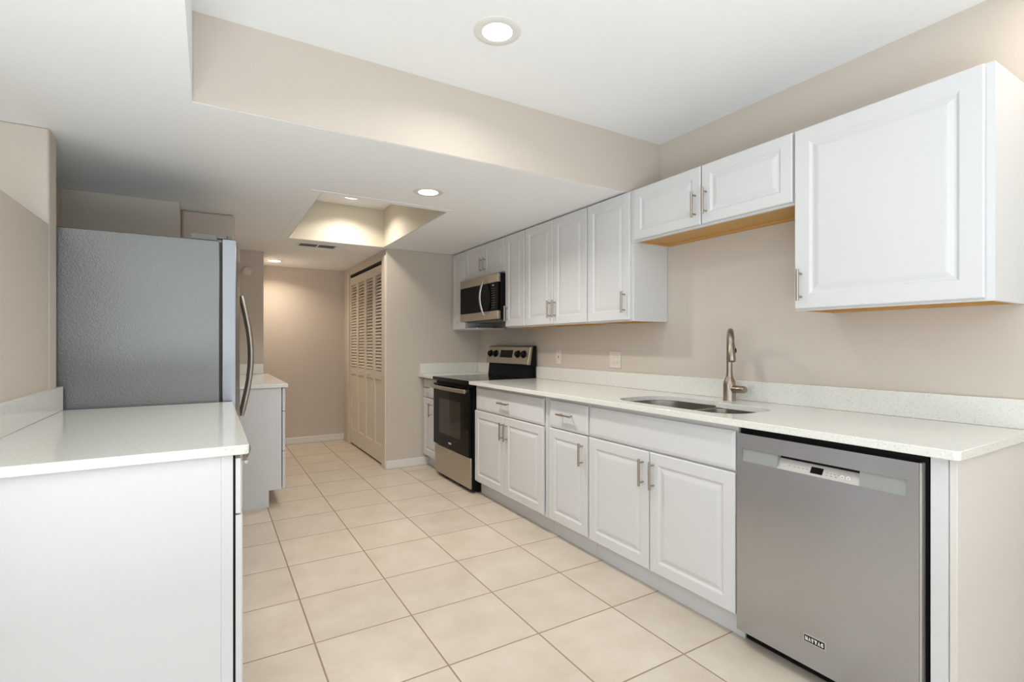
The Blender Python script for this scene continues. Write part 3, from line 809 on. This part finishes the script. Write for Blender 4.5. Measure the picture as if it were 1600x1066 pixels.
tag(obj('backsplash', bx(-0.599, -0.577, 1.711, 3.028, ZC+0.0003, 1.036), M['quartz'], None, 0.002), 'quartz backsplash strip on the left wall in front of the refrigerator', 'backsplash', 'quartz backsplash strips')

# ------------------------------------------------------------------ hall cabinet beyond the refrigerator
hc = thing('base_cabinet', 'shallow white drawer cabinet in the passage beyond the refrigerator', 'cabinet', (0.31, 4.9, 0), 'white base cabinets')
HY0, HY1 = 4.192, 5.672
bm = B()
prof = [(0.156, 0.0), (0.378, 0.0), (0.378, 0.125), (0.4655, 0.125), (0.4655, 0.898), (0.156, 0.898)]
def prof_y(prof, y0, y1): return extrude_y(prof, y0, y1)
side_ = prof_y(prof, HY0, HY0+0.018)
obj('side_panel', side_, M['cabside'], hc)
obj('side_panel', prof_y(prof, HY1-0.018, HY1), M['cabside'], hc)
bm = B()
box(bm, 0.156, 0.445, HY0+0.018, HY1-0.018, 0.125, 0.14); box(bm, 0.156, 0.164, HY0+0.018, HY1-0.018, 0.14, 0.898)
box(bm, 0.445, 0.465, HY0+0.018, HY1-0.018, 0.125, 0.16); box(bm, 0.445, 0.465, HY0+0.018, HY1-0.018, 0.86, 0.898)
box(bm, 0.445, 0.465, 4.91, 4.95, 0.16, 0.86)
obj('carcass', bm, M['cabside'], hc)
obj('toe_kick', bx(0.36, 0.375, HY0+0.018, HY1-0.018, 0, 0.125), M['cabside'], hc)
for a, b in ((HY0+0.002, 4.928), (4.932, HY1-0.002)):
    for z0, z1 in ((0.128, 0.410), (0.416, 0.714), (0.720, 0.893)):
        d = obj('drawer', door_mesh(0.4935, a, b, z0, z1, sgn=-1, raised=False, th=0.0215), M['cab'], hc)
        pull(0.4935, (a+b)/2, (z0+z1)/2+0.03, 0.13, False, d, sgn=-1)
ht = thing('countertop', 'narrow white quartz countertop in the passage beyond the refrigerator', 'countertop', (0.33, 4.93, 0.899), 'white quartz countertops')
obj('slab', bx(0.154, 0.510, 4.178, 5.678, 0.8985, ZC), M['quartz'], ht, 0.002)
tag(obj('backsplash', bx(0.156, 0.460, 5.658, 5.678, ZC+0.0003, 1.03), M['quartz'], None, 0.002), 'quartz backsplash strip at the far end of the passage counter, under the round alarm', 'backsplash', 'quartz backsplash strips')

# ------------------------------------------------------------------ recessed lights
def can_light(label, x, y, zc, r_out, r_lens, power, col, mat, spread=PI):
    t = thing('recessed_light', label, 'ceiling light', (x, y, zc), 'recessed ceiling lights')
    # shallow trim ring with a recessed baffle, seen from below
    obj('trim_ring', lathe(B(), (x, y, zc), [(r_lens, 0.004), (r_lens, -0.0045), (r_lens+0.012, -0.006), (r_out-0.008, -0.005), (r_out, -0.0015), (r_out, 0.0)], 48), M['trim'], t, smooth=True)
    obj('lens', lathe(B(), (x, y, zc), [(0, -0.003), (r_lens*0.9, -0.003), (r_lens, -0.002), (r_lens, 0.0)], 40), mat, t, smooth=True)
    a = area('recessed_lamp', (x, y, zc-0.008), (0, 0, 0), r_lens*2, 0, power, col, 'DISK', spread)
    return t
WARM = (1.0, 0.955, 0.90)
can_light('large recessed light in the high tray ceiling, nearest the camera', 1.013, 1.808, ZH, 0.098, 0.062, 4, WARM, M['lens'], 2.65)
can_light('recessed light in the low ceiling, just right of the ceiling well', 1.150, 2.922, ZL, 0.092, 0.060, 13, WARM, M['lens'], 2.6)
can_light('recessed light inside the ceiling well, half hidden by its edge', 1.075, 4.505, WZ, 0.112, 0.092, 7.5, (1.0, 0.93, 0.82), M['lens'], 2.35)
can_light('recessed light in the low ceiling at the far end of the passage', 0.620, 6.235, ZL, 0.092, 0.062, 6.5, (1.0, 0.84, 0.68), M['lens'], 2.45)
# unseen cans behind and beside the camera, and one added fill lamp
def unseen_lamp(x, y, z, power, col):
    area('recessed_lamp', (x, y, z-0.008), (0, 0, 0), 0.13, 0, power, col, 'DISK')

unseen_lamp(2.28, 0.35, ZH, 2.2, (1.0, 0.84, 0.68))
unseen_lamp(-0.32, -1.7, ZL, 4.0, (1.0, 0.95, 0.90))
unseen_lamp(-0.35, 0.80, ZL, 2.6, (1.0, 0.95, 0.90))  # unseen lamp added to brighten the left counter and low wall

# ------------------------------------------------------------------ ceiling vent
vt = thing('ceiling_vent', 'dark slatted air vent in the low ceiling beside the ceiling well', 'vent', (0.865, 5.05, ZL))
for x0, x1 in ((0.715, 0.868), (0.882, 1.030)):
    g = obj('grille', bx(x0, x1, 4.985, 5.122, ZL-0.003, ZL-0.0005), M['ventdark'], vt)
    bm = B()
    for k_ in range(4):
        y = 5.002+k_*0.034
        box(bm, x0+0.004, x1-0.004, y-0.0025, y+0.0025, ZL-0.008, ZL-0.003)
    obj('slats', bm, M['ventmetal'], g)
bm = B()
for a in ((0.700, 1.045, 4.970, 4.985), (0.700, 1.045, 5.122, 5.137), (0.700, 0.715, 4.985, 5.122), (1.030, 1.045, 4.985, 5.122), (0.868, 0.882, 4.985, 5.122)):
    box(bm, a[0], a[1], a[2], a[3], ZL-0.006, ZL-0.0005)
obj('frame', bm, M['trim'], vt, 0.001)

# ------------------------------------------------------------------ alarm and wall plates
al = thing('round_alarm', 'round beige alarm cover high on the passage wall', 'alarm', (0.315, 5.68, 1.955))
obj('base', lathe(B(), (0.315, 5.68, 1.955), [(0, 0), (0.052, 0), (0.052, -0.012), (0.048, -0.016), (0, -0.016)][::-1], 36, 'Y'), M['alarm'], al, smooth=True)
obj('cover', lathe(B(), (0.315, 5.664, 1.955), [(0, 0), (0.044, 0), (0.044, -0.008), (0.038, -0.014), (0, -0.015)][::-1], 36, 'Y'), M['alarm'], al, smooth=True)
obj('sensor', lathe(B(), (0.289, 5.653, 1.962), [(0, 0), (0.005, 0), (0.005, -0.003), (0, -0.0035)][::-1], 12, 'Y'), M['black'], al)

o1 = thing('wall_outlet', 'single wall plate with a small dark jack, nearest the stove', 'outlet', (XW, 3.395, 1.12), 'wall plates over the counter')
pl = obj('plate', bx(XW-0.006, XW-0.0005, 3.358, 3.432, 1.060, 1.180), M['plate'], o1, 0.003)
obj('insert', bx(XW-0.008, XW-0.0055, 3.379, 3.411, 1.088, 1.152), M['plate'], o1, 0.001)
obj('jack', bx(XW-0.0085, XW-0.0075, 3.391, 3.399, 1.112, 1.132), M['black'], o1)
o2 = thing('wall_outlet', 'double-gang wall plate left of the faucet', 'outlet', (XW, 2.713, 1.117), 'wall plates over the counter')
obj('plate', bx(XW-0.006, XW-0.0005, 2.655, 2.772, 1.057, 1.177), M['plate'], o2, 0.003)
obj('rocker_switch', bx(XW-0.009, XW-0.0055, 2.724, 2.757, 1.084, 1.150), M['plate'], o2, 0.0012)
so = obj('socket', bx(XW-0.008, XW-0.0055, 2.670, 2.703, 1.084, 1.150), M['plate'], o2, 0.001)
for zc_ in (1.101, 1.133):
    bm = B()
    for dy in (-0.006, 0.006): box(bm, XW-0.0084, XW-0.0078, 2.6865+dy-0.001, 2.6865+dy+0.001, zc_-0.004, zc_+0.004)
    obj('slots', bm, M['greyink'], so)
